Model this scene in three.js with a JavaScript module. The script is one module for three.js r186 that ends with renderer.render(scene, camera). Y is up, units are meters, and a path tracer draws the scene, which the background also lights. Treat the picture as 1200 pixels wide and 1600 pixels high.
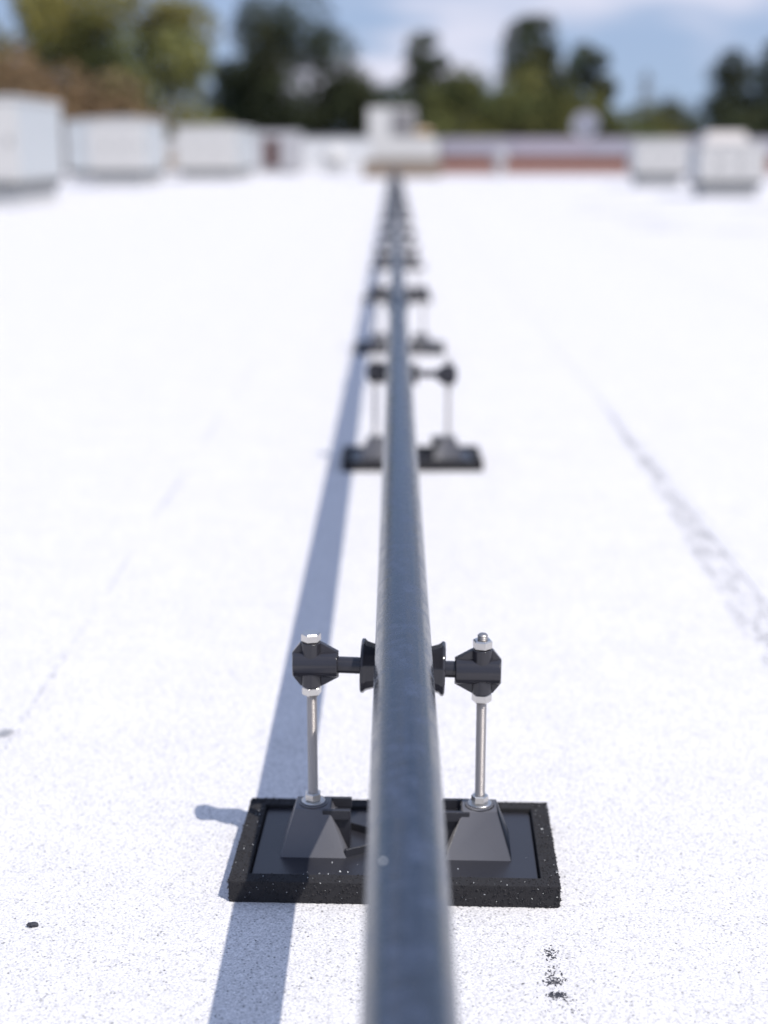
import * as THREE from 'three';
import { mergeGeometries, toCreasedNormals } from 'three/addons/utils/BufferGeometryUtils.js';
import { RoundedBoxGeometry } from 'three/addons/geometries/RoundedBoxGeometry.js';
import { ImprovedNoise } from 'three/addons/math/ImprovedNoise.js';

// ---------- camera, sky, sun, exposure ----------
const scene = new THREE.Scene();
const camera = new THREE.PerspectiveCamera(39.97, 0.75, 0.05, 1500);
camera.position.set(0, 0.797, 0);
camera.rotation.order = 'YXZ';
camera.rotation.set(-THREE.MathUtils.degToRad(14.4), THREE.MathUtils.degToRad(0.43), 0);
camera.focus = 1.475;
camera.userData.fStop = 2.15;

const renderer = new THREE.WebGLRenderer({ antialias: true });
renderer.setSize(768, 1024);
renderer.toneMapping = THREE.LinearToneMapping;
renderer.toneMappingExposure = 1.30;
renderer.shadowMap.enabled = true;
renderer.shadowMap.type = THREE.PCFSoftShadowMap;

function rng(seed) {
  let a = seed >>> 0;
  return () => { a = (a + 0x6D2B79F5) >>> 0; let t = a; t = Math.imul(t ^ (t >>> 15), t | 1); t ^= t + Math.imul(t ^ (t >>> 7), t | 61); return ((t ^ (t >>> 14)) >>> 0) / 4294967296; };
}
const perlin = new ImprovedNoise();
const fbm = (x, y, z, n = 5) => { let s = 0, a = 0.5; for (let i = 0; i < n; i++) { s += a * perlin.noise(x, y, z); x *= 2.03; y *= 2.03; z *= 2.03; a *= 0.5; } return s; };
const smooth = (a, b, t) => { t = Math.min(1, Math.max(0, (t - a) / (b - a))); return t * t * (3 - 2 * t); };

function makeSky() {
  const W = 1536, H = 768, d = new Float32Array(W * H * 4);
  for (let j = 0; j < H; j++) {
    const el = ((j + 0.5) / H - 0.5) * Math.PI, y = Math.sin(el), c = Math.cos(el);
    for (let i = 0; i < W; i++) {
      const az = ((i + 0.5) / W - 0.5) * 2 * Math.PI, x = c * Math.cos(az), z = c * Math.sin(az);
      const e = Math.max(0, y), k = Math.pow(1 - e, 5);
      let r = 0.240 + 0.080 * k, g = 0.335 + 0.080 * k, b = 0.565 - 0.01 * k;
      if (y > -0.02) {
        const s = 1 / (0.28 + e);
        const n = fbm(x * 2.6 * s * 0.55 + 7.3, y * 11 + 2.1, z * 2.6 * s * 0.55 + 4.9, 6);
        const m = smooth(-0.03, 0.30, n) * 0.85;
        r += (0.66 - r) * m; g += (0.65 - g) * m; b += (0.75 - b) * m;
      }
      if (y < 0) { const t = smooth(0, -0.08, y); r += (0.2 - r) * t; g += (0.2 - g) * t; b += (0.2 - b) * t; }
      const o = (j * W + i) * 4; d[o] = r; d[o + 1] = g; d[o + 2] = b; d[o + 3] = 1;
    }
  }
  const t = new THREE.DataTexture(d, W, H, THREE.RGBAFormat, THREE.FloatType);
  t.mapping = THREE.EquirectangularReflectionMapping; t.magFilter = t.minFilter = THREE.LinearFilter; t.wrapS = THREE.RepeatWrapping; t.needsUpdate = true;
  return t;
}
const skyTexture = makeSky();
scene.background = skyTexture;
scene.environment = skyTexture;

const sun = new THREE.DirectionalLight(new THREE.Color().setRGB(1.0, 0.96, 0.90), 3.12);
sun.position.set(0.53 * 80, 80, 0.46 * 80 - 20);
sun.target.position.set(0, 0, -20);
sun.castShadow = true;
sun.shadow.mapSize.set(4096, 4096);
Object.assign(sun.shadow.camera, { left: -50, right: 50, top: 50, bottom: -50, near: 1, far: 260 });
scene.add(sun, sun.target);

// ---------- helpers ----------
const taken = {};
function numbered(n) { const k = taken[n] = (taken[n] ?? -1) + 1; return k ? `${n}_${String(k).padStart(3, '0')}` : n; }
function mesh(name, geo, mat, parent) {
  const g = Array.isArray(geo) ? mergeGeometries(geo.map(q => { q = q.index ? q.toNonIndexed() : q; for (const a of Object.keys(q.attributes)) if (!['position', 'normal', 'uv', 'color'].includes(a)) q.deleteAttribute(a); return q; })) : geo;
  const m = new THREE.Mesh(g, mat); m.name = name; m.castShadow = m.receiveShadow = true; parent.add(m); return m;
}
function thing(name, label, category, [x, y, z] = [0, 0, 0], group) {
  const o = new THREE.Group(); o.name = numbered(name); o.position.set(x, y, z); o.userData = { label, category }; if (group) o.userData.group = group; scene.add(o); return o;
}
const at = (g, x, y, z) => g.translate(x, y, z);
const box = (x0, x1, y0, y1, z0, z1) => at(new THREE.BoxGeometry(x1 - x0, y1 - y0, z1 - z0), (x0 + x1) / 2, (y0 + y1) / 2, (z0 + z1) / 2);
const rbox = (x0, x1, y0, y1, z0, z1, r = 0.02, s = 2) => at(new RoundedBoxGeometry(x1 - x0, y1 - y0, z1 - z0, s, r), (x0 + x1) / 2, (y0 + y1) / 2, (z0 + z1) / 2);
const lathe = (pts, n = 32) => new THREE.LatheGeometry(pts.map(p => new THREE.Vector2(...p)), n);
const rgb = (r, g, b) => new THREE.Color().setRGB(r, g, b);
const mat = (c, roughness, extra = {}) => new THREE.MeshStandardMaterial({ color: rgb(...c), roughness, side: THREE.DoubleSide, ...extra });
function dataTexture(W, H, fn, srgb = true) {
  const d = new Uint8Array(W * H * 4);
  for (let j = 0; j < H; j++) for (let i = 0; i < W; i++) { const c = fn(i, j), o = (j * W + i) * 4; for (let k = 0; k < 3; k++) d[o + k] = Math.max(0, Math.min(255, Math.round((c.length ? c[k] : c) * 255))); d[o + 3] = 255; }
  const t = new THREE.DataTexture(d, W, H); t.wrapS = t.wrapT = THREE.RepeatWrapping; t.magFilter = THREE.LinearFilter; t.minFilter = THREE.LinearMipmapLinearFilter; t.generateMipmaps = true; t.anisotropy = 8;
  if (srgb) t.colorSpace = THREE.SRGBColorSpace; t.needsUpdate = true; return t;
}
// wrapped random field, smoothed over n cells
function field(N, seed, passes) {
  const r = rng(seed); let a = new Float32Array(N * N).map(() => r());
  for (let p = 0; p < passes; p++) {
    const b = new Float32Array(N * N);
    for (let j = 0; j < N; j++) for (let i = 0; i < N; i++) { const l = (i + N - 1) % N, q = (i + 1) % N, u = ((j + N - 1) % N) * N, w = ((j + 1) % N) * N, o = j * N; b[o + i] = (4 * a[o + i] + 2 * (a[o + l] + a[o + q] + a[u + i] + a[w + i]) + a[u + l] + a[u + q] + a[w + l] + a[w + q]) / 16; }
    a = b;
  }
  let m = 0, v = 0; for (const x of a) m += x; m /= a.length; for (const x of a) v += (x - m) ** 2; v = Math.sqrt(v / a.length);
  for (let i = 0; i < a.length; i++) a[i] = (a[i] - m) / v;
  return a;
}

// ---------- materials ----------
const RN = 2048, TILE = 1.55;                     // roof granules: 0.76 mm a texel
const roofMat = (() => {
  const fine = field(RN, 11, 0), mid = field(RN, 12, 1), coarse = field(256, 13, 6), broad = field(64, 14, 3);
  const samp = (f, n, i, j) => { const x = i / RN * n, y = j / RN * n, x0 = Math.floor(x), y0 = Math.floor(y), u = x - x0, v = y - y0, X1 = (x0 + 1) % n, Y1 = (y0 + 1) % n; return (f[y0 * n + x0] * (1 - u) + f[y0 * n + X1] * u) * (1 - v) + (f[Y1 * n + x0] * (1 - u) + f[Y1 * n + X1] * u) * v; };
  const map = dataTexture(RN, RN, (i, j) => {
    const o = j * RN + i, c = samp(coarse, 256, i, j), b = samp(broad, 64, i, j), m = mid[o];
    let v = 0.842 + 0.044 * m + 0.034 * fine[o] + 0.003 * c + 0.003 * b;
    if (m < -1.45 - 0.04 * c) v -= 0.11 * (-1.45 - 0.04 * c - m) + 0.02;      // dark gaps between granules
    if (m < -2.75 - 0.10 * c) v -= 0.22;
    return [v, v * 0.984, v * 0.981];
  });
  const bump = dataTexture(RN, RN, (i, j) => 0.5 + 0.16 * mid[j * RN + i], false);
  return new THREE.MeshStandardMaterial({ map, bumpMap: bump, bumpScale: 0.0006, roughness: 0.9, side: THREE.DoubleSide });
})();
const nN = 512, nFine = field(nN, 31, 1), nMid = field(nN, 32, 5), nBig = field(nN, 33, 24);
const grainBump = dataTexture(nN, nN, (i, j) => 0.5 + 0.1 * nFine[j * nN + i] + 0.1 * nMid[j * nN + i], false);
const nWide = field(64, 35, 1), nStreak = field(128, 36, 1);
const lerpField = (f, n, x, y) => { x = ((x % n) + n) % n; y = ((y % n) + n) % n; const x0 = Math.floor(x), y0 = Math.floor(y), u = x - x0, v = y - y0, X1 = (x0 + 1) % n, Y1 = (y0 + 1) % n; return (f[y0 * n + x0] * (1 - u) + f[y0 * n + X1] * u) * (1 - v) + (f[Y1 * n + x0] * (1 - u) + f[Y1 * n + X1] * u) * v; };
const pipeMat = (() => {
  const W = 1024, H = 1024, wide = (i, j) => lerpField(nWide, 64, i / W * 32, j / H * 64), streak = (i, j) => lerpField(nStreak, 128, i / W * 128, j / H * 8), f5 = (i, j) => nMid[(j % nN) * nN + (i % nN)], f1 = (i, j) => nFine[(j % nN) * nN + (i % nN)];
  const map = dataTexture(W, H, (i, j) => { const a = wide(i, j), b = f5(i, j); let v = 0.115 + 0.022 * a + 0.018 * b + 0.012 * f1(i, j) + 0.010 * streak(i, j), d = Math.max(0, a * 0.6 + b * 0.5 - 0.85) * 0.055; if (b < -1.9) v -= 0.03; return [v * 0.84 + d, v + d, v * 1.42 + d]; });
  const rough = dataTexture(W, H, (i, j) => { const v = Math.max(0.1, 0.245 + 0.035 * wide(i, j) + 0.045 * f5(i, j) + 0.02 * streak(i, j)); return [v, v, v]; }, false);
  return new THREE.MeshPhysicalMaterial({ map, roughnessMap: rough, roughness: 1, ior: 2.1, specularColor: rgb(0.78, 0.90, 1.0), bumpMap: grainBump, bumpScale: 0.00007, side: THREE.DoubleSide });
})();
const tray = mat([0.026, 0.026, 0.032], 0.34, { bumpMap: grainBump, bumpScale: 0.00006 });  // same plastic as the pedestals, its darker shading put into the colour
const plastic = mat([0.108, 0.106, 0.117], 0.36, { bumpMap: grainBump, bumpScale: 0.00006 });  // lighter copy of the tray plastic, the brighter lit look put into the colour
const plasticGloss = mat([0.028, 0.027, 0.033], 0.2);
const rubber = mat([0.019, 0.018, 0.020], 0.95, { bumpMap: grainBump, bumpScale: 0.0012 });
const crumb = mat([0.024, 0.022, 0.024], 0.9);
const fleck = mat([0.75, 0.75, 0.74], 0.7);
const steel = new THREE.MeshStandardMaterial({ color: rgb(0.62, 0.60, 0.57), metalness: 1, roughness: 0.32, side: THREE.DoubleSide });
const steelRod = new THREE.MeshStandardMaterial({ color: rgb(0.42, 0.39, 0.37), metalness: 1, roughness: 0.45, side: THREE.DoubleSide });
const bitumen = mat([0.035, 0.035, 0.045], 0.7);
const greyGrit = mat([0.31, 0.31, 0.325], 0.85);
const metalWhite = mat([0.57, 0.555, 0.535], 0.5), metalPale = mat([0.51, 0.53, 0.54], 0.45), metalGrey = mat([0.24, 0.24, 0.24], 0.5), metalDark = mat([0.10, 0.10, 0.11], 0.55);
const membrane = mat([0.50, 0.50, 0.50], 0.85), tan = mat([0.24, 0.19, 0.15], 0.8), brickRed = mat([0.225, 0.088, 0.048], 0.85), mortarPink = mat([0.55, 0.47, 0.47], 0.85);

// ---------- ground and roof ----------
const ground = mesh('ground', new THREE.PlaneGeometry(2400, 2400).rotateX(-Math.PI / 2), mat([0.07, 0.085, 0.045], 0.95, {}), scene);
ground.position.y = -5.2; ground.userData.kind = 'structure';

const roof = new THREE.Group(); roof.name = 'roof'; roof.userData.kind = 'structure'; scene.add(roof);
mesh('roof_deck', box(-20.2, 20.6, -5.2, -0.012, -62, 8), mat([0.3, 0.3, 0.3], 0.9), roof);
{
  const pitch = 1.215, lap = 0.08, th = 0.0014, L = 70, z0 = -62, r = rng(5);
  for (let k = -16; k <= 16; k++) {
    const g = new THREE.BoxGeometry(pitch + lap, th, L), p = g.attributes.position, uv = g.attributes.uv, ou = r(), ov = r();
    g.translate((pitch + lap) / 2, -th / 2, 0);
    for (let i = 0; i < p.count; i++) { uv.setXY(i, p.getX(i) / TILE + ou, p.getZ(i) / TILE + ov); p.setY(i, p.getY(i) - p.getX(i) * th / pitch); }
    g.computeVertexNormals();
    const m = mesh('roofing_sheet', g, roofMat, roof); m.position.set(-0.53 + k * pitch + (r() - 0.5) * 0.02, 0.0008, z0 + L / 2);
    m.rotation.y = (r() - 0.5) * 0.0003;
  }
}

// ---------- pipe support ----------
const RODX = 0.0955;
function hexNut(r, h) {
  let g = lathe([[0.0001, 0], [r * 0.88, 0], [r, h * 0.14], [r, h * 0.86], [r * 0.86, h], [0.0001, h]], 6).toNonIndexed(); g.computeVertexNormals(); return g;
}
function threaded(h) {
  const pts = [[0.0001, 0]], p = 0.0020; const n = Math.floor(h / p);
  for (let i = 0; i < n; i++) { pts.push([0.0048, i * p], [0.0059, i * p + p * 0.45], [0.0059, i * p + p * 0.55]); }
  pts.push([0.0052, n * p], [0.0040, n * p + 0.0012], [0.0001, n * p + 0.0016]);
  const g = lathe(pts, 14).toNonIndexed(); return g;
}
function frustum(bx0, bx1, bz0, bz1, tx0, tx1, tz0, tz1, y0, y1) {
  const v = [[bx0, y0, bz1], [bx1, y0, bz1], [bx1, y0, bz0], [bx0, y0, bz0], [tx0, y1, tz1], [tx1, y1, tz1], [tx1, y1, tz0], [tx0, y1, tz0]];
  const f = [[0, 1, 5, 4], [1, 2, 6, 5], [2, 3, 7, 6], [3, 0, 4, 7], [4, 5, 6, 7], [3, 2, 1, 0]], pos = [], uv = [];
  for (const [a, b, c, d] of f) for (const q of [a, b, c, a, c, d]) { pos.push(...v[q]); uv.push(v[q][0] * 4, v[q][1] * 4); }
  const g = new THREE.BufferGeometry(); g.setAttribute('position', new THREE.Float32BufferAttribute(pos, 3)); g.setAttribute('uv', new THREE.Float32BufferAttribute(uv, 2)); g.computeVertexNormals(); return g;
}
// a frustum with rounded sloping edges and a rounded top rim
function bevelFrustum(b, t, y0, y1, c) {
  const N = 5;
  const ring = ([x0, x1, z0, z1], y, q = 0) => { const o = []; for (const [cx, cz, a0] of [[x1 - c, z1 - c, 0], [x0 + c, z1 - c, 1], [x0 + c, z0 + c, 2], [x1 - c, z0 + c, 3]]) for (let i = 0; i < N; i++) { const a = (a0 + i / (N - 1)) * Math.PI / 2; o.push([cx + Math.cos(a) * (c - q), y, cz + Math.sin(a) * (c - q)]); } return o; };
  const rings = [ring(b, y0), ring(t, y1 - c)]; for (let i = 1; i <= 3; i++) { const a = i / 3 * Math.PI / 2; rings.push(ring(t, y1 - c + c * Math.sin(a), c * (1 - Math.cos(a)) * 0.98)); }
  const pos = [], uv = [], M = 4 * N, put = q => { pos.push(...q); uv.push(q[0] * 4 + q[2], q[1] * 4 + q[2]); };
  for (let k = 0; k + 1 < rings.length; k++) for (let i = 0; i < M; i++) { const j = (i + 1) % M, A = rings[k], B = rings[k + 1]; for (const q of [A[i], B[i], B[j], A[i], B[j], A[j]]) put(q); }
  const C = rings.at(-1); for (let i = 1; i < M - 1; i++) for (const q of [C[0], C[i + 1], C[i]]) put(q);
  const g = new THREE.BufferGeometry(); g.setAttribute('position', new THREE.Float32BufferAttribute(pos, 3)); g.setAttribute('uv', new THREE.Float32BufferAttribute(uv, 2)); g.computeVertexNormals(); return toCreasedNormals(g, 0.7);
}
function roundRect(w, d, r) {
  const s = new THREE.Shape(), x = w / 2, y = d / 2;
  s.moveTo(-x + r, -y); s.lineTo(x - r, -y); s.quadraticCurveTo(x, -y, x, -y + r); s.lineTo(x, y - r); s.quadraticCurveTo(x, y, x - r, y); s.lineTo(-x + r, y); s.quadraticCurveTo(-x, y, -x, y - r); s.lineTo(-x, -y + r); s.quadraticCurveTo(-x, -y, -x + r, -y);
  return s;
}
const PW = 0.36, PD = 0.202, PH = 0.026, RIM = 0.0185, RIMZ = 0.016, RECESS = 0.0050;
function makeSupport() {
  const o = new THREE.Group();
  // rubber pad: rim extruded round a recess, floor of the recess inside
  const s = roundRect(PW, PD, 0.003), h = roundRect(PW - 2 * RIM, PD - 2 * RIMZ, 0.002); s.holes.push(h);
  const rim = new THREE.ExtrudeGeometry(s, { depth: PH - 0.002, bevelEnabled: true, bevelThickness: 0.001, bevelSize: 0.001, bevelSegments: 2, curveSegments: 3 }).rotateX(-Math.PI / 2).translate(0, 0.001, 0);
  const pad = mesh('rubber_pad', [rim, box(-PW / 2 + RIM - 0.001, PW / 2 - RIM + 0.001, 0.002, PH - RECESS - 0.005, -PD / 2 + RIMZ - 0.001, PD / 2 - RIMZ + 0.001)], rubber, o);
  { // crumbs that make the rubber coarse, and the pale flecks in it
    const r = rng(77), cr = [], fl = [];
    const spot = () => { const f = r(); let x, y, z;
      if (f < 0.3) { x = (r() - 0.5) * PW; y = r() * PH; z = PD / 2 + 0.0009; } else if (f < 0.42) { x = (r() - 0.5) * PW; y = r() * PH; z = -PD / 2 - 0.0009; }
      else if (f < 0.56) { x = (r() < 0.5 ? -1 : 1) * (PW / 2 + 0.0009); y = r() * PH; z = (r() - 0.5) * PD; }
      else if (f < 0.78) { x = (r() - 0.5) * PW; y = PH; z = (r() < 0.5 ? -1 : 1) * (PD / 2 - r() * RIMZ); }
      else { x = (r() < 0.5 ? -1 : 1) * (PW / 2 - r() * RIM); y = PH; z = (r() - 0.5) * PD; } return [x, y, z]; };
    const bit = (p, sz) => { const g = new THREE.TetrahedronGeometry(sz, 0); g.rotateX(r() * 6).rotateY(r() * 6).scale(0.7 + r() * 0.8, 0.6 + r() * 0.5, 0.7 + r() * 0.8).translate(...p); return g; };
    for (let i = 0; i < 3600; i++) cr.push(bit(spot(), 0.0008 + r() * 0.0011));
    for (let i = 0; i < 150; i++) fl.push(bit(spot(), (0.0004 + r() * 0.0005) * (r() < 0.12 ? 1.6 : 1)));
    for (let i = 0; i < 26; i++) fl.push(bit([(r() - 0.5) * 0.3, PH - RECESS + 0.0005, PD / 2 - RIMZ - 0.004 - r() * r() * 0.12], 0.0006 + r() * 0.0008));
    mesh('rubber_crumbs', cr, crumb, pad).userData.kind = 'stuff'; mesh('pale_flecks', fl, fleck, pad).userData.kind = 'stuff';
  }
  const yp = PH - RECESS;      // top of the plastic tray
  mesh('base_plate', new THREE.ExtrudeGeometry(roundRect(PW - 2 * RIM - 0.008, PD - 2 * RIMZ - 0.006, 0.006), { depth: 0.003, bevelEnabled: true, bevelThickness: 0.0012, bevelSize: 0.0012, bevelSegments: 3, curveSegments: 6 }).rotateX(-Math.PI / 2).translate(0, yp - 0.0042, 0), tray, o);
  const yt = yp + 0.050;
  for (const sx of [-1, 1]) {
    const m = g => sx < 0 ? g : (() => { g.scale(-1, 1, 1); const q = g.index ? g.toNonIndexed() : g; const p = q.attributes.position; for (let i = 0; i < p.count; i += 3) for (const a of Object.values(q.attributes)) for (let k = 0; k < a.itemSize; k++) { const t = a.array[(i + 1) * a.itemSize + k]; a.array[(i + 1) * a.itemSize + k] = a.array[(i + 2) * a.itemSize + k]; a.array[(i + 2) * a.itemSize + k] = t; } { const nn = q.attributes.normal; for (let i = 0; i < nn.count; i++) nn.setX(i, -nn.getX(i)); } return q; })();
    const X = -RODX;           // built for the left side, mirrored for the right
    const ped = mesh('pedestal', [
      m(bevelFrustum([X - 0.036, X + 0.040, -0.038, 0.038], [X - 0.020, X + 0.020, -0.0165, 0.0165], yp - 0.0005, yt, 0.0018)),
      m(at(lathe([[0.0135, 0], [0.0165, 0], [0.0165, 0.0014], [0.0158, 0.0022], [0.0135, 0.0022]], 28), X, yt - 0.0002, 0)),
    ], plastic, o);
    mesh('strut_channel', [
      m(box(X + 0.013, X + 0.0425, yp - 0.0005, yt - 0.0125, -0.0125, 0.0125)),
      m(rbox(X + 0.012, X + 0.0435, yt - 0.0125, yt - 0.001, 0.0135, 0.0185, 0.0007)),
      m(rbox(X + 0.012, X + 0.0435, yt - 0.0125, yt - 0.001, -0.0185, -0.0135, 0.0007)),
    ], tray, ped);
    // low ribs that run from the pedestal to the middle of the tray
    for (const sz of [-1, 1]) mesh('rib', m(new RoundedBoxGeometry(0.052, 0.011, 0.0035, 2, 0.0008).rotateY(sz * 0.5).translate(X + 0.061, yp + 0.004, sz * 0.0225)), tray, o);
    // rod with its nuts; the right side hangs 6 mm lower
    const ax = 0.2405 - (sx > 0 ? 0.006 : 0), x = sx * RODX;
    const rodTop = ax + 0.0405 + (sx > 0 ? 0.0025 : -0.0045);
    const rod = mesh('threaded_rod', at(threaded(rodTop - yt), x, yt, 0), steelRod, o);
    mesh('nut', [at(lathe([[0.006, 0], [0.0135, 0], [0.0135, 0.0012], [0.0115, 0.002], [0.006, 0.002]], 24), x, yt + 0.002, 0), at(hexNut(0.0098, 0.0095).rotateY(0.25 + sx * 0.2), x, yt + 0.0038, 0)], steel, rod);
    mesh('nut', at(hexNut(0.0112, 0.0105).rotateY(0.1 + sx * 0.3), x, ax - 0.0365, 0), steel, rod);
    mesh('nut', at(hexNut(0.0112, 0.0105).rotateY(0.5 - sx * 0.25), x, ax + 0.0262, 0), steel, rod);
    // clamp: horizontal socket, upright boss, thin webs between them
    const R = 0.0152, xo = x + sx * 0.0205, xi = x - sx * 0.0298, len = Math.abs(xo - xi), cx = (xo + xi) / 2;
    const socket = lathe([[0.0001, -len / 2], [R - 0.003, -len / 2], [R - 0.001, -len / 2 + 0.0004], [R, -len / 2 + 0.0014], [R, len / 2 - 0.0012], [R - 0.0006, len / 2 - 0.0003], [R - 0.0016, len / 2], [R - 0.0035, len / 2], [R - 0.0035, len / 2 - 0.004], [0.0001, len / 2 - 0.004]], 40).rotateZ(sx * Math.PI / 2).translate(cx, ax, 0);
    const boss = lathe([[0.0001, -0.026], [0.0108, -0.026], [0.0118, -0.025], [0.0118, 0.025], [0.0108, 0.026], [0.0001, 0.026]], 36).translate(x, ax, 0);
    const web = new THREE.Shape(); web.moveTo(xo, ax + R - 0.002); web.lineTo(x + sx * 0.0117, ax + 0.0245); web.lineTo(x - sx * 0.0117, ax + 0.0245); web.lineTo(xi, ax + R - 0.001); web.lineTo(xi, ax - R + 0.001); web.lineTo(x - sx * 0.0117, ax - 0.0245); web.lineTo(x + sx * 0.0117, ax - 0.0245); web.lineTo(xo, ax - R + 0.002);
    const webg = new THREE.ExtrudeGeometry(web, { depth: 0.006, bevelEnabled: true, bevelThickness: 0.001, bevelSize: 0.0008, bevelSegments: 2 }).translate(0, 0, -0.003);
    mesh('clamp', [socket, boss, webg], plasticGloss, o);
  }
  // shaft and hourglass roller
  mesh('shaft', new THREE.CylinderGeometry(0.0094, 0.0094, 2 * RODX - 0.05, 28).rotateZ(Math.PI / 2 - 0.030).translate(0, 0.2375, 0), plasticGloss, o);
  const half = [[0.0160, 0], [0.0165, 0.006], [0.0275, 0.0400], [0.0290, 0.0418], [0.0302, 0.0428], [0.0307, 0.0442], [0.0304, 0.0456], [0.0295, 0.0466], [0.0280, 0.0471], [0.0096, 0.0471]], prof = [...half.slice(1).map(([a, b]) => [a, -b]).reverse(), ...half];
  mesh('roller', toCreasedNormals(lathe(prof, 48), 0.9).rotateZ(Math.PI / 2 - 0.030).translate(0, 0.2375, 0), plasticGloss, o);
  return o;
}
const ordinal = ['first', 'second', 'third', 'fourth', 'fifth', 'sixth', 'seventh', 'eighth', 'ninth', 'tenth', 'eleventh', 'twelfth', 'thirteenth', 'fourteenth', 'fifteenth', 'sixteenth', 'seventeenth', 'eighteenth', 'nineteenth', 'twentieth'];
{
  const proto = makeSupport(), r = rng(9), spacing = 2.14;
  // lateral offset, turn in degrees, roller shift
  const own = [[0.003, -1.6, 0.007], [0.045, 1.1, -0.032], [0.022, -0.6, -0.008], [0.014, 0.8, 0]];
  for (let k = 0; k < 20; k++) {
    const o = k ? proto.clone() : proto;
    const [dx, deg, rs] = own[k] ?? [0.012 + (r() - 0.5) * 0.03, (r() - 0.5) * 3, 0];
    o.name = numbered('pipe_support'); scene.add(o);
    o.position.set(dx, 0, -1.482 - k * spacing + (k > 2 ? 0.14 : 0) - (k > 2 ? (r() - 0.5) * 0.06 : 0)); o.rotation.y = THREE.MathUtils.degToRad(deg);
    o.children.find(c => c.name === 'roller').position.x = k < 4 ? rs : 0.012 - dx;
    o.userData = { category: 'pipe support', group: 'roller supports in a row under the pipe',
      label: k === 0 ? 'black roller pipe support on speckled rubber pad, nearest and in sharp focus' : `blurred black roller pipe support under the grey pipe, ${ordinal[k]} from the camera` };
  }
}

// ---------- the pipe ----------
{
  const R = 0.0302, y = 0.2845, o = thing('roof_pipe', 'long dark grey steel pipe running straight across the white roof on black supports', 'pipe', [0.010, y, 0]);
  const joints = [2.6, -4.80, -11.2, -17.6, -24.0, -30.4, -36.8, -43.05];
  for (let i = 0; i + 1 < joints.length; i++) {
    const L = joints[i] - joints[i + 1], g = new THREE.CylinderGeometry(R, R, L, 64, 1, i > 0 && i < 6).rotateX(Math.PI / 2), uv = g.attributes.uv;
    for (let k = 0; k < uv.count; k++) uv.setXY(k, uv.getX(k), uv.getY(k) * L / 0.31 + i * 0.37);
    mesh('pipe_section', g, pipeMat, o).position.set(0.0008 * (i % 2), 0, (joints[i] + joints[i + 1]) / 2);
    if (i) mesh('coupling', lathe([[R, -0.036], [R + 0.006, -0.036], [R + 0.0075, -0.033], [R + 0.0075, 0.033], [R + 0.006, 0.036], [R, 0.036]], 40).rotateX(Math.PI / 2), pipeMat, o).position.set(0, 0, joints[i]);
  }
  const sp = mesh('painted_glint', new THREE.SphereGeometry(0.0016, 12, 8).scale(1, 0.45, 1.1), mat([0.8, 0.8, 0.78], 0.5), o); sp.position.set(-0.0172, 0.0249, -0.905);  // white bead added on the pipe to stand for a glint of light
}

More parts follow.
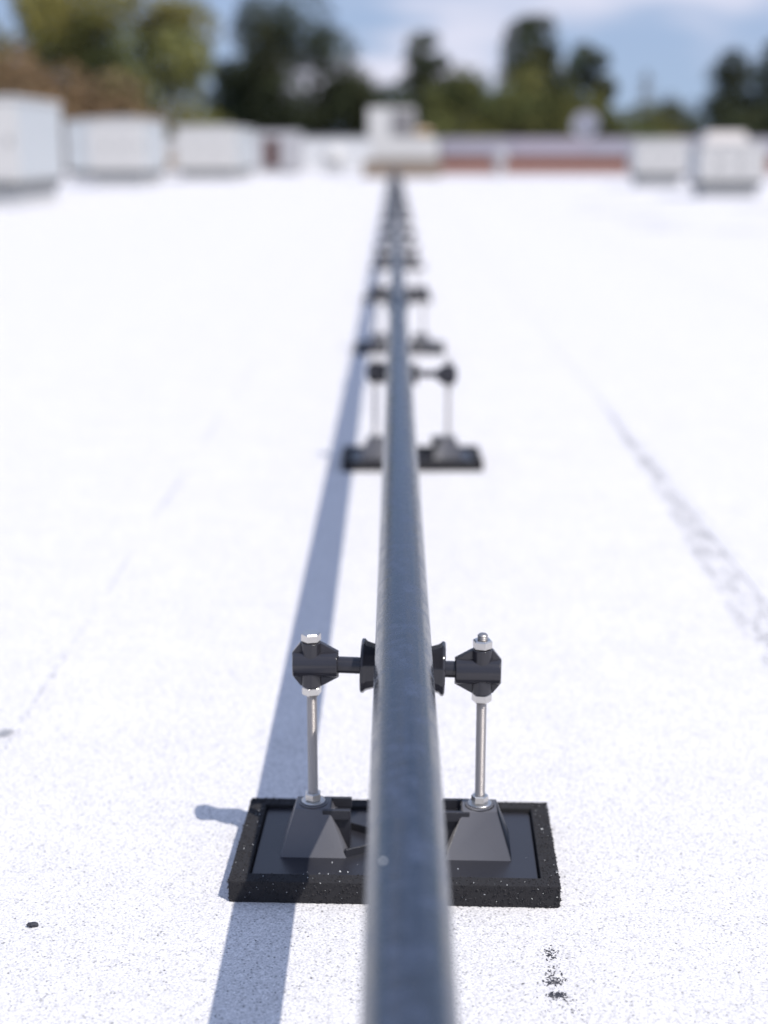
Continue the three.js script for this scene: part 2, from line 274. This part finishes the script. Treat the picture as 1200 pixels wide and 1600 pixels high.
// ---------- marks on the roof: bare bitumen showing in the granules ----------
function scatter(name, label, category, m, spots, group) {
  const g = new THREE.IcosahedronGeometry(1, 0), im = new THREE.InstancedMesh(g, m, spots.length), M = new THREE.Matrix4(), q = new THREE.Quaternion(), e = new THREE.Euler();
  spots.forEach(([x, z, s, ax, y = 0.0004], i) => { M.compose(new THREE.Vector3(x, y, z), q.setFromEuler(e.set(0, ax * 6.28, 0)), new THREE.Vector3(s * (0.8 + ax), s * 0.35, s * (1.3 - ax * 0.6))); im.setMatrixAt(i, M); });
  im.name = numbered(name); im.castShadow = im.receiveShadow = true; im.userData = { label, category, kind: 'stuff' }; if (group) im.userData.group = group; scene.add(im); return im;
}
{
  const r = rng(21), gauss = () => (r() + r() + r() - 1.5) / 1.5, a = [], b = [], c = [], d = [], e = [];
  // right lap: wide ragged bleed-out that stops at the lap's edge
  for (let i = 0; i < 70000; i++) {
    const z = -1.35 - r() * 3.6, n = fbm(z * 2.1, 3.7, 0, 3) * 1.6 + 0.30, w = 0.085 * Math.max(0.12, 1 - Math.abs(z + 2.2) / 3.2);
    const u = r(), x = 0.705 - u * w * 1.35, cl = fbm(x * 30, z * 11, 5.5, 4) + 0.10 * n - u * 0.06;
    if (r() > smooth(-0.40, 0.60, cl) * 0.40 * smooth(-5.2, -3.0, z)) continue;
    a.push([x, z, 0.0005 + r() * 0.0011, r(), 0.0006]);
  }
  scatter('bitumen_bleed', 'dark granular bleed along the roof seam right of the pipe', 'roof stain', greyGrit, a);
  // left lap: thin faint line
  for (let i = 0; i < 1500; i++) {
    const z = -1.4 - r() * 4.2, n = fbm(z * 1.7, 9.1, 0, 3); if (n < -0.12 + r() * 0.3) continue;
    b.push([-0.532 - r() * 0.008 + gauss() * 0.003, z, 0.0006 + r() * 0.0011, r(), 0.0006]);
  }
  for (let i = 0; i < 420; i++) { const u = gauss(), v = gauss(); b.push([-0.549 + u * 0.010, -1.843 + v * 0.016, 0.0008 + r() * 0.0014, r()]); }
  scatter('seam_line', 'thin faint dark line along the roof seam left of the pipe', 'roof stain', greyGrit, b);
  // scuff in the foreground right of the pipe
  for (const [x, z, n, sx, sz] of [[0.1590, -1.236, 120, 0.015, 0.014], [0.1600, -1.256, 35, 0.012, 0.014], [0.1620, -1.286, 75, 0.012, 0.020], [0.1600, -1.212, 120, 0.015, 0.010], [0.162, -1.20, 60, 0.03, 0.05]])
    for (let i = 0; i < n; i++) c.push([x + gauss() * sx, z + gauss() * sz, 0.0003 + r() * 0.0008, r()]);
  scatter('scuff_mark', 'small dark scuff of bare granules in front of the nearest support', 'roof stain', bitumen, c);
  // stray dark granules everywhere in the near field
  for (let i = 0; i < 1000; i++) { const z = -0.9 - r() * 2.6; d.push([(r() - 0.5) * 2.2, z, 0.0003 + r() * r() * 0.0008, r()]); }
  for (let i = 0; i < 24; i++) d.push([-0.145 + gauss() * 0.035, -1.12 - r() * 0.25, 0.0003 + r() * 0.0006, r()]);
  scatter('loose_granules', 'stray dark granules scattered over the white roofing', 'roof granules', bitumen, d);
  // far grey dirt on the right
  for (let k = 0; k < 9; k++) { const cx = 2.4 + r() * 3.4, cz = -14 - r() * 10; for (let i = 0; i < 160; i++) e.push([cx + gauss() * 0.6, cz + gauss() * 0.5, 0.004 + r() * 0.008, r()]); }
  scatter('dirt_patches', 'faint grey dirt patches on the far right of the roof', 'roof dirt', greyGrit, e);
  const p = new THREE.IcosahedronGeometry(0.0046, 2), pp = p.attributes.position;
  for (let i = 0; i < pp.count; i++) { const v = new THREE.Vector3().fromBufferAttribute(pp, i), f = 1 + 0.5 * perlin.noise(v.x * 420, v.y * 420, v.z * 420); pp.setXYZ(i, v.x * f * 1.35, v.y * f * 0.55, v.z * f * 0.8); }
  p.computeVertexNormals();
  const st = mesh(numbered('pebble'), p, bitumen, scene); st.position.set(-0.3825, 0.0030, -1.333); st.userData = { label: 'small dark pebble on the white roof, lower left foreground', category: 'pebble' };
}

// ---------- rooftop equipment ----------
function cabinet(label, [x0, x1, y1, zf, zb], o2 = {}) {
  const { body = metalWhite, side = metalPale, curbY = 0.26, panels = 3, group = 'rooftop units standing on curbs' } = o2;
  const cx = (x0 + x1) / 2, t = thing('rooftop_unit', label, 'rooftop unit', [cx, 0, zf], group), w = x1 - x0, dp = zf - zb, h = w / 2;
  mesh('curb', box(-h + 0.10, h - 0.10, -0.003, curbY, -dp + 0.10, -0.10), membrane, t);
  mesh('base_rail', box(-h + 0.03, h - 0.03, curbY, curbY + 0.10, -dp + 0.03, -0.03), mat([0.15, 0.155, 0.15], 0.7), t);
  const cab = mesh('cabinet', rbox(-h, h, curbY + 0.10, y1 - 0.05, -dp, 0, 0.015), body, t);
  mesh('lid', rbox(-h - 0.03, h + 0.03, y1 - 0.05, y1, -dp - 0.03, 0.03, 0.012), body, t);
  const y0 = curbY + 0.15, yT = y1 - 0.10;
  for (let i = 0; i < panels; i++) { const a = -h + 0.04 + i * (w - 0.08) / panels, b = -h + 0.04 + (i + 1) * (w - 0.08) / panels; const p = mesh('access_panel', rbox(a + 0.01, b - 0.01, y0, yT, 0, 0.018, 0.006), body, t); mesh('handle', rbox(b - 0.07, b - 0.045, (y0 + yT) / 2 - 0.07, (y0 + yT) / 2 + 0.07, 0.018, 0.04, 0.006), metalDark, p); }
  const ns = Math.max(2, Math.round(dp / 1.1));
  for (const s of [-1, 1]) for (let i = 0; i < ns; i++) { const a = -0.04 - i * (dp - 0.08) / ns, b = -0.04 - (i + 1) * (dp - 0.08) / ns; mesh('side_panel', s > 0 ? rbox(h, h + 0.018, y0, yT, b + 0.01, a - 0.01, 0.006) : rbox(-h - 0.018, -h, y0, yT, b + 0.01, a - 0.01, 0.006), side, t); }
  const nf = dp > 2.5 ? 2 : 1;
  for (let i = 0; i < nf; i++) { const zc = -dp * (i + 0.5) / nf, fr = Math.min(w, dp / nf) * 0.32; const f = mesh('fan_shroud', lathe([[fr, 0], [fr + 0.03, 0], [fr + 0.02, 0.05], [fr - 0.01, 0.05]], 32).translate(0, y1, zc), metalGrey, t); const bars = []; for (let q = 0; q < 6; q++) { const rr = fr * (q + 1) / 6.3; bars.push(new THREE.TorusGeometry(rr, 0.006, 5, 28).rotateX(Math.PI / 2).translate(0, y1 + 0.045, zc)); } bars.push(box(-fr, fr, y1 + 0.035, y1 + 0.043, zc - 0.01, zc + 0.01)); mesh('fan_guard', bars, metalDark, f); }
  return t;
}
cabinet('tall pale rooftop unit at the left edge, nearest of the left row', [-7.7, -5.34, 1.54, -20.5, -23.3], { curbY: 0.26, panels: 4 });
cabinet('white rooftop unit second in the left row, below the brown tree', [-6.76, -5.52, 1.48, -32, -34.9], { curbY: 0.25 });
cabinet('pale rooftop unit half hidden behind the second unit of the left row', [-8.60, -7.40, 1.56, -38, -40.6], { body: metalPale, curbY: 0.2 });
cabinet('low white rooftop unit third in the left row, below the light green tree', [-5.87, -4.26, 1.43, -39, -44.2], { curbY: 0.2 });
cabinet('white rooftop unit right of the brick wall, left one of the right pair', [5.28, 6.43, 1.03, -32, -32.85], { curbY: 0.2 });
{
  const t = cabinet('white rooftop unit with narrower hood on top, right one of the right pair', [5.23, 6.38, 0.93, -25, -25.95], { curbY: 0.18 });
  mesh('intake_hood', frustum(-0.48, 0.30, -0.85, -0.1, -0.40, 0.22, -0.78, -0.16, 0.93, 1.115), mat([0.62, 0.57, 0.54], 0.6), t);
}
{ // grey unit with a dark red recess
  const t = thing('condenser_unit', 'grey condensing unit with dark reddish louvre, between left row and white parapet', 'condenser', [-4.03, 0, -50]);
  mesh('curb', box(-0.66, 0.66, -0.003, 0.2, -1.6, -0.1), membrane, t);
  mesh('cabinet', [rbox(-0.75, -0.50, 0.2, 1.44, -1.7, 0, 0.012), rbox(0.06, 0.75, 0.2, 1.44, -1.7, 0, 0.012), box(-0.5, 0.06, 0.2, 1.44, -1.7, -0.09), box(-0.5, 0.06, 1.2, 1.42, -0.09, -0.004)], mat([0.42, 0.41, 0.42], 0.5), t);
  const lv = mesh('louvre', box(-0.5, 0.06, 0.22, 1.2, -0.089, -0.08), mat([0.10, 0.05, 0.045], 0.7), t);
  for (let i = 0; i < 9; i++) mesh('slat', new THREE.BoxGeometry(0.55, 0.012, 0.07).rotateX(0.6).translate(-0.22, 0.28 + i * 0.105, -0.045), mat([0.2, 0.11, 0.10], 0.7), lv);
}
{ // equipment at the end of the pipe
  const t = thing('pipe_end_unit', 'white two-tier unit on a tan curb where the pipe ends', 'rooftop unit', [0.22, 0, -43]);
  const curb = [];
  mesh('curb', box(-1.17, 1.16, -0.003, 0.30, -1.6, 0), tan, t);
  for (let i = 0; i < 2; i++) mesh('timber', rbox(-1.17, 1.16, 0.30 + i * 0.11, 0.405 + i * 0.11, -1.6, 0.0 - i * 0.012, 0.006), mat([0.28 - i * 0.04, 0.225 - i * 0.03, 0.18 - i * 0.03], 0.8), t);
  mesh('plenum', rbox(-0.93, 1.08, 0.52, 1.17, -1.5, -0.25, 0.015), metalWhite, t);
  mesh('plenum_panel', rbox(-0.88, 0.2, 0.57, 1.12, -0.25, -0.235, 0.005), metalWhite, t); mesh('plenum_panel', rbox(0.22, 1.03, 0.57, 1.12, -0.25, -0.235, 0.005), metalWhite, t);
  const h = mesh('upper_housing', rbox(-1.03, 0.38, 1.17, 2.04, -1.45, -0.55, 0.015), metalWhite, t);
  const l = mesh('louvre', box(-0.30, 0.34, 1.22, 1.99, -0.549, -0.54), metalDark, h);
  for (let i = 0; i < 9; i++) mesh('slat', new THREE.BoxGeometry(0.64, 0.010, 0.085).rotateX(0.75).translate(0.02, 1.26 + i * 0.086, -0.51), mat([0.36, 0.34, 0.34], 0.5), h);
  mesh('tan_cap', lathe([[0.0001, 0.27], [0.16, 0.26], [0.31, 0.17], [0.31, 0.13], [0.19, 0.12], [0.19, 0]], 28).translate(0.62, 1.17, -0.7), mat([0.52, 0.38, 0.24], 0.7), t);
}
{ // brick parapet of the higher roof on the right
  const t = thing('brick_parapet', 'long red brick parapet with grey metal fascia and white base flashing', 'wall', [7.4, 0, -46]);
  mesh('brick_wall', box(-5.92, 8.0, -0.003, 0.62, -0.35, 0), brickRed, t);
  for (let i = 0; i < 6; i++) mesh('metal_fascia', rbox(-5.96 + i * 2.33, -5.96 + (i + 1) * 2.33 - 0.012, 0.60, 1.19, -0.40, 0.05, 0.012), mat([0.31 + 0.015 * (i % 2), 0.29, 0.335], 0.45), t);
  mesh('base_flashing', box(-5.94, 8.0, -0.003, 0.17, -0.3, 0.02), mat([0.46, 0.40, 0.42], 0.85), t);
}
{ const t = thing('white_parapet', 'low white parapet at the far left end of the roof', 'wall', [-7.1, 0, -58]);
  mesh('parapet_wall', box(-13, 8.4, -0.003, 1.28, -0.4, 0), mat([0.62, 0.62, 0.62], 0.85), t);
  for (let i = 0; i < 9; i++) mesh('coping', rbox(-13.05 + i * 2.385, -13.05 + (i + 1) * 2.385 - 0.012, 1.28, 1.35, -0.45, 0.05, 0.012), metalGrey, t); }
{ const t = thing('dome_vent', 'round white dome vent in front of the white parapet', 'vent', [-2.1, 0, -50]);
  mesh('vent_curb', rbox(-0.34, 0.34, -0.003, 0.3, -0.34, 0.34, 0.02), membrane, t); mesh('dome', lathe([[0.24, 0], [0.24, 0.12], [0.42, 0.14], [0.43, 0.25], [0.36, 0.48], [0.22, 0.64], [0.0001, 0.71]], 32).translate(0, 0.3, 0), metalWhite, t); }
{ const t = thing('vent_hood', 'small white vent hood in front of the brick parapet', 'vent', [3.12, 0, -43.2]);
  mesh('vent_stack', new THREE.CylinderGeometry(0.13, 0.15, 0.55, 24).translate(0, 0.272, 0), membrane, t); mesh('hood', lathe([[0.18, 0.50], [0.24, 0.48], [0.24, 0.72], [0.18, 0.80], [0.0001, 0.84]], 28), mat([0.40, 0.39, 0.40], 0.6), t); }
{ const t = thing('satellite_dish', 'round pale satellite dish above the brick parapet', 'dish', [6.03, 1.19, -46.25]);
  mesh('mast', new THREE.CylinderGeometry(0.03, 0.03, 0.5, 12).translate(0, 0.25, 0), metalGrey, t);
  const g = new THREE.SphereGeometry(0.9, 28, 10, 0, Math.PI * 2, 0, 0.5).translate(0, -0.82, 0).rotateX(-Math.PI / 2 + 0.35).translate(0, 0.42, -0.02); mesh('reflector', g, mat([0.5, 0.5, 0.55], 0.5), t);
  mesh('feed_arm', new THREE.CylinderGeometry(0.012, 0.012, 0.5, 8).rotateX(1.2).translate(0, 0.22, 0.25), metalGrey, t); }

// ---------- trees ----------
const bark = mat([0.07, 0.055, 0.042], 0.95);
const leafMat = new THREE.MeshStandardMaterial({ color: 0xffffff, vertexColors: true, roughness: 1, side: THREE.DoubleSide });
function limb(a, b, r0, r1, n = 7) {
  const d = new THREE.Vector3().subVectors(b, a), g = new THREE.CylinderGeometry(r1, r0, d.length(), n, 1, true).translate(0, d.length() / 2, 0);
  g.applyQuaternion(new THREE.Quaternion().setFromUnitVectors(new THREE.Vector3(0, 1, 0), d.normalize())).translate(a.x, a.y, a.z); return g;
}
function leaves(clumps, count, size, col, vary, r) {
  const pos = [], nor = [], colr = [], uv = [], v = new THREE.Vector3(), ax = new THREE.Vector3(), bx = new THREE.Vector3(), n = new THREE.Vector3();
  const tot = clumps.reduce((s, c) => s + c.r ** 2.2, 0);
  for (const c of clumps) {
    const k = Math.round(count * c.r ** 2.2 / tot), tone = 1 + (r() - 0.5) * vary, warm = (r() - 0.5) * vary * 0.5;
    for (let i = 0; i < k; i++) {
      do v.set(r() * 2 - 1, r() * 2 - 1, r() * 2 - 1); while (v.lengthSq() > 1 || v.lengthSq() < 0.02);
      const rad = Math.pow(v.length(), 0.5); v.normalize(); const px = c.x + v.x * c.r * rad, py = c.y + v.y * c.r * rad * (c.f ?? 0.8), pz = c.z + v.z * c.r * rad;
      n.set(r() - 0.5, r() * 0.9 - 0.15, r() - 0.5).addScaledVector(v, 0.5).normalize(); ax.set(r() - 0.5, r() - 0.5, r() - 0.5).cross(n).normalize(); bx.crossVectors(n, ax);
      const s = size * (0.6 + r() * 0.8), L = s * 1.5, t = tone * (0.8 + r() * 0.4);
      const q = [[-L, 0], [0, -s * 0.5], [L, 0], [0, s * 0.5]].map(([a, b]) => [px + (ax.x * a + bx.x * b) * 0.6, py + (ax.y * a + bx.y * b) * 0.6, pz + (ax.z * a + bx.z * b) * 0.6]);
      for (const m of [0, 1, 2, 0, 2, 3]) { pos.push(...q[m]); nor.push(n.x, n.y, n.z); colr.push(col[0] * t * (1 + warm), col[1] * t, col[2] * t * (1 - warm)); uv.push(0, 0); }
    }
  }
  const g = new THREE.BufferGeometry(); g.setAttribute('position', new THREE.Float32BufferAttribute(pos, 3)); g.setAttribute('normal', new THREE.Float32BufferAttribute(nor, 3)); g.setAttribute('color', new THREE.Float32BufferAttribute(colr, 3)); g.setAttribute('uv', new THREE.Float32BufferAttribute(uv, 2)); return g;
}
const GY = -5.2;
function broadleaf(name, label, [x, z, top, rx], o = {}) {
  const { seed = 1, col = [0.07, 0.10, 0.035], count = 7000, size = 0.2, low = 0.8, nc = 34, gap = 0.24, vary = 0.5, taper = 0, group = 'trees beyond the roof' } = o;
  const r = rng(seed), t = thing(name, label, name.includes('shrub') ? 'shrub' : 'tree', [x, GY, z], group), H = top - GY, cy0 = low - GY, ry = (H - cy0) / 2, cy = cy0 + ry;
  const clumps = [], wood = [limb(new THREE.Vector3(0, -0.05, 0), new THREE.Vector3(0.1, cy, 0), 0.035 * H, 0.014 * H, 9)];
  for (let i = 0; i < nc; i++) {
    const u = r() * 2 - 1, a = r() * 6.283, q = Math.sqrt(1 - u * u), rr = 0.35 + 0.55 * Math.sqrt(r());
    const tp = 1 - taper * Math.max(0, u * rr), c = { x: Math.cos(a) * q * rx * rr * tp, y: cy + u * ry * rr, z: Math.sin(a) * q * rx * rr * tp, r: rx * gap * (0.6 + r() * 0.9) * (0.4 + 0.6 * tp) };
    clumps.push(c); if (i % 3 === 0) wood.push(limb(new THREE.Vector3(0.06, cy0 + (cy - cy0) * r() * 0.9, 0), new THREE.Vector3(c.x, c.y, c.z), 0.011 * H, 0.003 * H, 6));
  }
  mesh('trunk', wood, bark, t); mesh('crown', leaves(clumps, count, size, col, vary, r), leafMat, t); return t;
}
function conifer(label, [x, z, top, rx], o = {}) {
  const { seed = 1, col = [0.035, 0.055, 0.03], count = 6000, size = 0.19, low = 0, group = 'trees beyond the roof' } = o;
  const r = rng(seed), t = thing('conifer_tree', label, 'tree', [x, GY, z], group), H = top - GY, y0 = low - GY, clumps = [], wood = [limb(new THREE.Vector3(0, -0.05, 0), new THREE.Vector3(0, H * 0.97, 0), 0.022 * H, 0.002 * H, 9)];
  const layers = Math.round((H - y0) / 0.6);
  for (let i = 0; i < layers; i++) {
    const f = i / layers, y = y0 + (H - y0) * f, R = rx * Math.pow(1 - f, 0.62) * (0.7 + r() * 0.6) + 0.2, n = 4 + Math.floor(r() * 3), a0 = r() * 6.28;
    for (let k = 0; k < n; k++) { const a = a0 + k * 6.283 / n + (r() - 0.5) * 0.6, l = R * (0.6 + r() * 0.5), e = new THREE.Vector3(Math.cos(a) * l, y - 0.12 * l + 0.1, Math.sin(a) * l); wood.push(limb(new THREE.Vector3(0, y, 0), e, 0.05, 0.015, 5)); for (const q of [0.45, 0.9]) clumps.push({ x: e.x * q, y: y + (e.y - y) * q, z: e.z * q, r: 0.36 * R * (1.1 - 0.3 * q) + 0.22, f: 0.8 }); }
  }
  clumps.push({ x: 0, y: H - 0.4, z: 0, r: 0.35, f: 1.5 });
  mesh('trunk', wood, bark, t); mesh('crown', leaves(clumps, count, size, col, 0.5, r), leafMat, t); return t;
}
const YG = [0.172, 0.168, 0.050], DK = [0.034, 0.041, 0.016], MG = [0.075, 0.083, 0.028];
broadleaf('broadleaf_tree', 'yellow-green leafy tree at the far left, behind the brown tree', [-16.4, -66, 8.6, 4.6], { seed: 3, col: YG, count: 12000, nc: 42, gap: 0.25 });
broadleaf('broadleaf_tree', 'tall loose yellow-green tree with sky gaps, between brown and dark trees', [-10.9, -64, 8.9, 4.0], { seed: 8, col: YG, count: 12000, nc: 44, gap: 0.26, low: -0.5 });
broadleaf('broadleaf_tree', 'brown-leaved rounded tree behind the left rooftop units', [-13.2, -55, 4.6, 4.4], { seed: 5, col: [0.21, 0.135, 0.070], count: 26000, nc: 110, gap: 0.26, low: -3, vary: 0.2 });
broadleaf('broadleaf_tree', 'dense dark green tree, tallest dark crown left of the pipe', [-5.4, -76, 8.9, 4.0], { seed: 14, col: DK, count: 15000, nc: 56, gap: 0.30, low: -1.5 });
broadleaf('broadleaf_tree', 'lower dark tree filling the gap right of the tallest dark crown', [-2.2, -80, 5.4, 3.0], { seed: 15, col: DK, count: 9000, nc: 36, gap: 0.32, low: -1.5 });
broadleaf('broadleaf_tree', 'lower dark green tree behind the third left rooftop unit', [-8.6, -80, 6.8, 2.6], { seed: 17, col: [0.045, 0.050, 0.019], count: 8000, nc: 34, gap: 0.32, low: -1.5 });
broadleaf('broadleaf_tree', 'narrow olive green tree with pointed crown just right of the pipe end', [1.7, -85, 8.0, 2.3], { seed: 31, col: [0.056, 0.062, 0.025], count: 15000, nc: 100, gap: 0.30, low: -4, vary: 0.9, taper: 0.5 });
broadleaf('broadleaf_tree', 'low dark tree behind the top of the pipe end unit', [-0.4, -82, 4.2, 2.2], { seed: 32, col: DK, count: 9000, nc: 36, gap: 0.33, low: -2.5 });
broadleaf('broadleaf_tree', 'small olive tree standing against the narrow olive tree by the pipe end', [3.4, -83, 5.0, 1.9], { seed: 33, col: MG, count: 8000, nc: 26, gap: 0.34 });
broadleaf('broadleaf_tree', 'tall ragged dark tree, highest crown right of the pipe', [7.8, -85, 9.2, 2.6], { seed: 36, col: [0.050, 0.057, 0.023], count: 16000, nc: 110, gap: 0.27, low: -4, vary: 1.0, taper: 0.45 });
broadleaf('broadleaf_tree', 'low olive tree left of the tall ragged dark tree', [5.7, -84, 4.0, 1.7], { seed: 34, col: MG, count: 7000, nc: 34, gap: 0.34, low: -2.5 });
broadleaf('broadleaf_tree', 'dark round-topped tree standing right against the tall ragged dark tree', [10.3, -82, 6.9, 2.0], { seed: 37, low: -2, col: [0.052, 0.059, 0.023], count: 10000, nc: 60, gap: 0.29, vary: 1.0 });
conifer('narrow dark conifer, left one of the pair at the right edge', [20.6, -90, 7.0, 2.3], { seed: 41, col: DK, count: 10000 });
conifer('dark conifer at the right edge, right one of the pair', [22.1, -86, 7.2, 2.4], { seed: 43, col: DK, count: 10000 });
const sh = [[2.8, -60, 4.3, 1.9], [4.7, -60, 4.4, 2.1], [6.7, -61, 3.9, 1.9], [8.5, -62, 3.2, 1.8], [10.3, -61, 2.7, 1.9], [12.5, -65, 3.4, 1.9], [14.8, -65, 3.2, 2.0], [17.2, -66, 3.2, 2.0]];
const shLabel = ['low yellow-green shrub right behind the pipe end unit', 'tallest yellow-green shrub left of the tall ragged tree', 'yellow-green shrub below the round-topped dark tree', 'small green shrub beside the satellite dish', 'low green shrub under the open sky right of the dish', 'dark green shrub behind the left unit of the right pair', 'green shrub between the right pair of rooftop units', 'green shrub behind the right edge rooftop unit'];
sh.forEach((s, i) => broadleaf('leafy_shrub', shLabel[i], s, { seed: 60 + i, col: i < 5 ? [0.098, 0.102, 0.028] : [0.045, 0.052, 0.020], count: 7000, size: 0.15, nc: 40, gap: 0.36, low: -2.2, group: 'shrubs behind the parapet' }));
{ // faint mast far off
  const t = thing('lattice_mast', 'faint slender lattice mast far off against the sky', 'mast', [25.6, GY, -150]), b = [];
  for (const sx of [-1, 1]) for (const sz of [-1, 1]) b.push(limb(new THREE.Vector3(sx * 1.1, 0, sz * 1.1), new THREE.Vector3(sx * 0.15, 13.8, sz * 0.15), 0.09, 0.06, 5));
  for (let i = 0; i < 10; i++) { const f = i / 10, g = (i + 1) / 10, w0 = 1.1 - 0.95 * f, w1 = 1.1 - 0.95 * g; for (const sz of [-1, 1]) { b.push(limb(new THREE.Vector3(-w0, f * 13.8, sz * w0), new THREE.Vector3(w1, g * 13.8, sz * w1), 0.05, 0.05, 4)); b.push(limb(new THREE.Vector3(w0, f * 13.8, sz * w0), new THREE.Vector3(-w1, g * 13.8, sz * w1), 0.05, 0.05, 4)); } }
  mesh('mast_frame', b, metalGrey, t);
  mesh('cross_arm', [box(-1.3, 1.3, 11.5, 11.65, -0.08, 0.08), box(-1.0, 1.0, 12.8, 12.95, -0.08, 0.08)], metalGrey, t);
}

renderer.render(scene, camera);
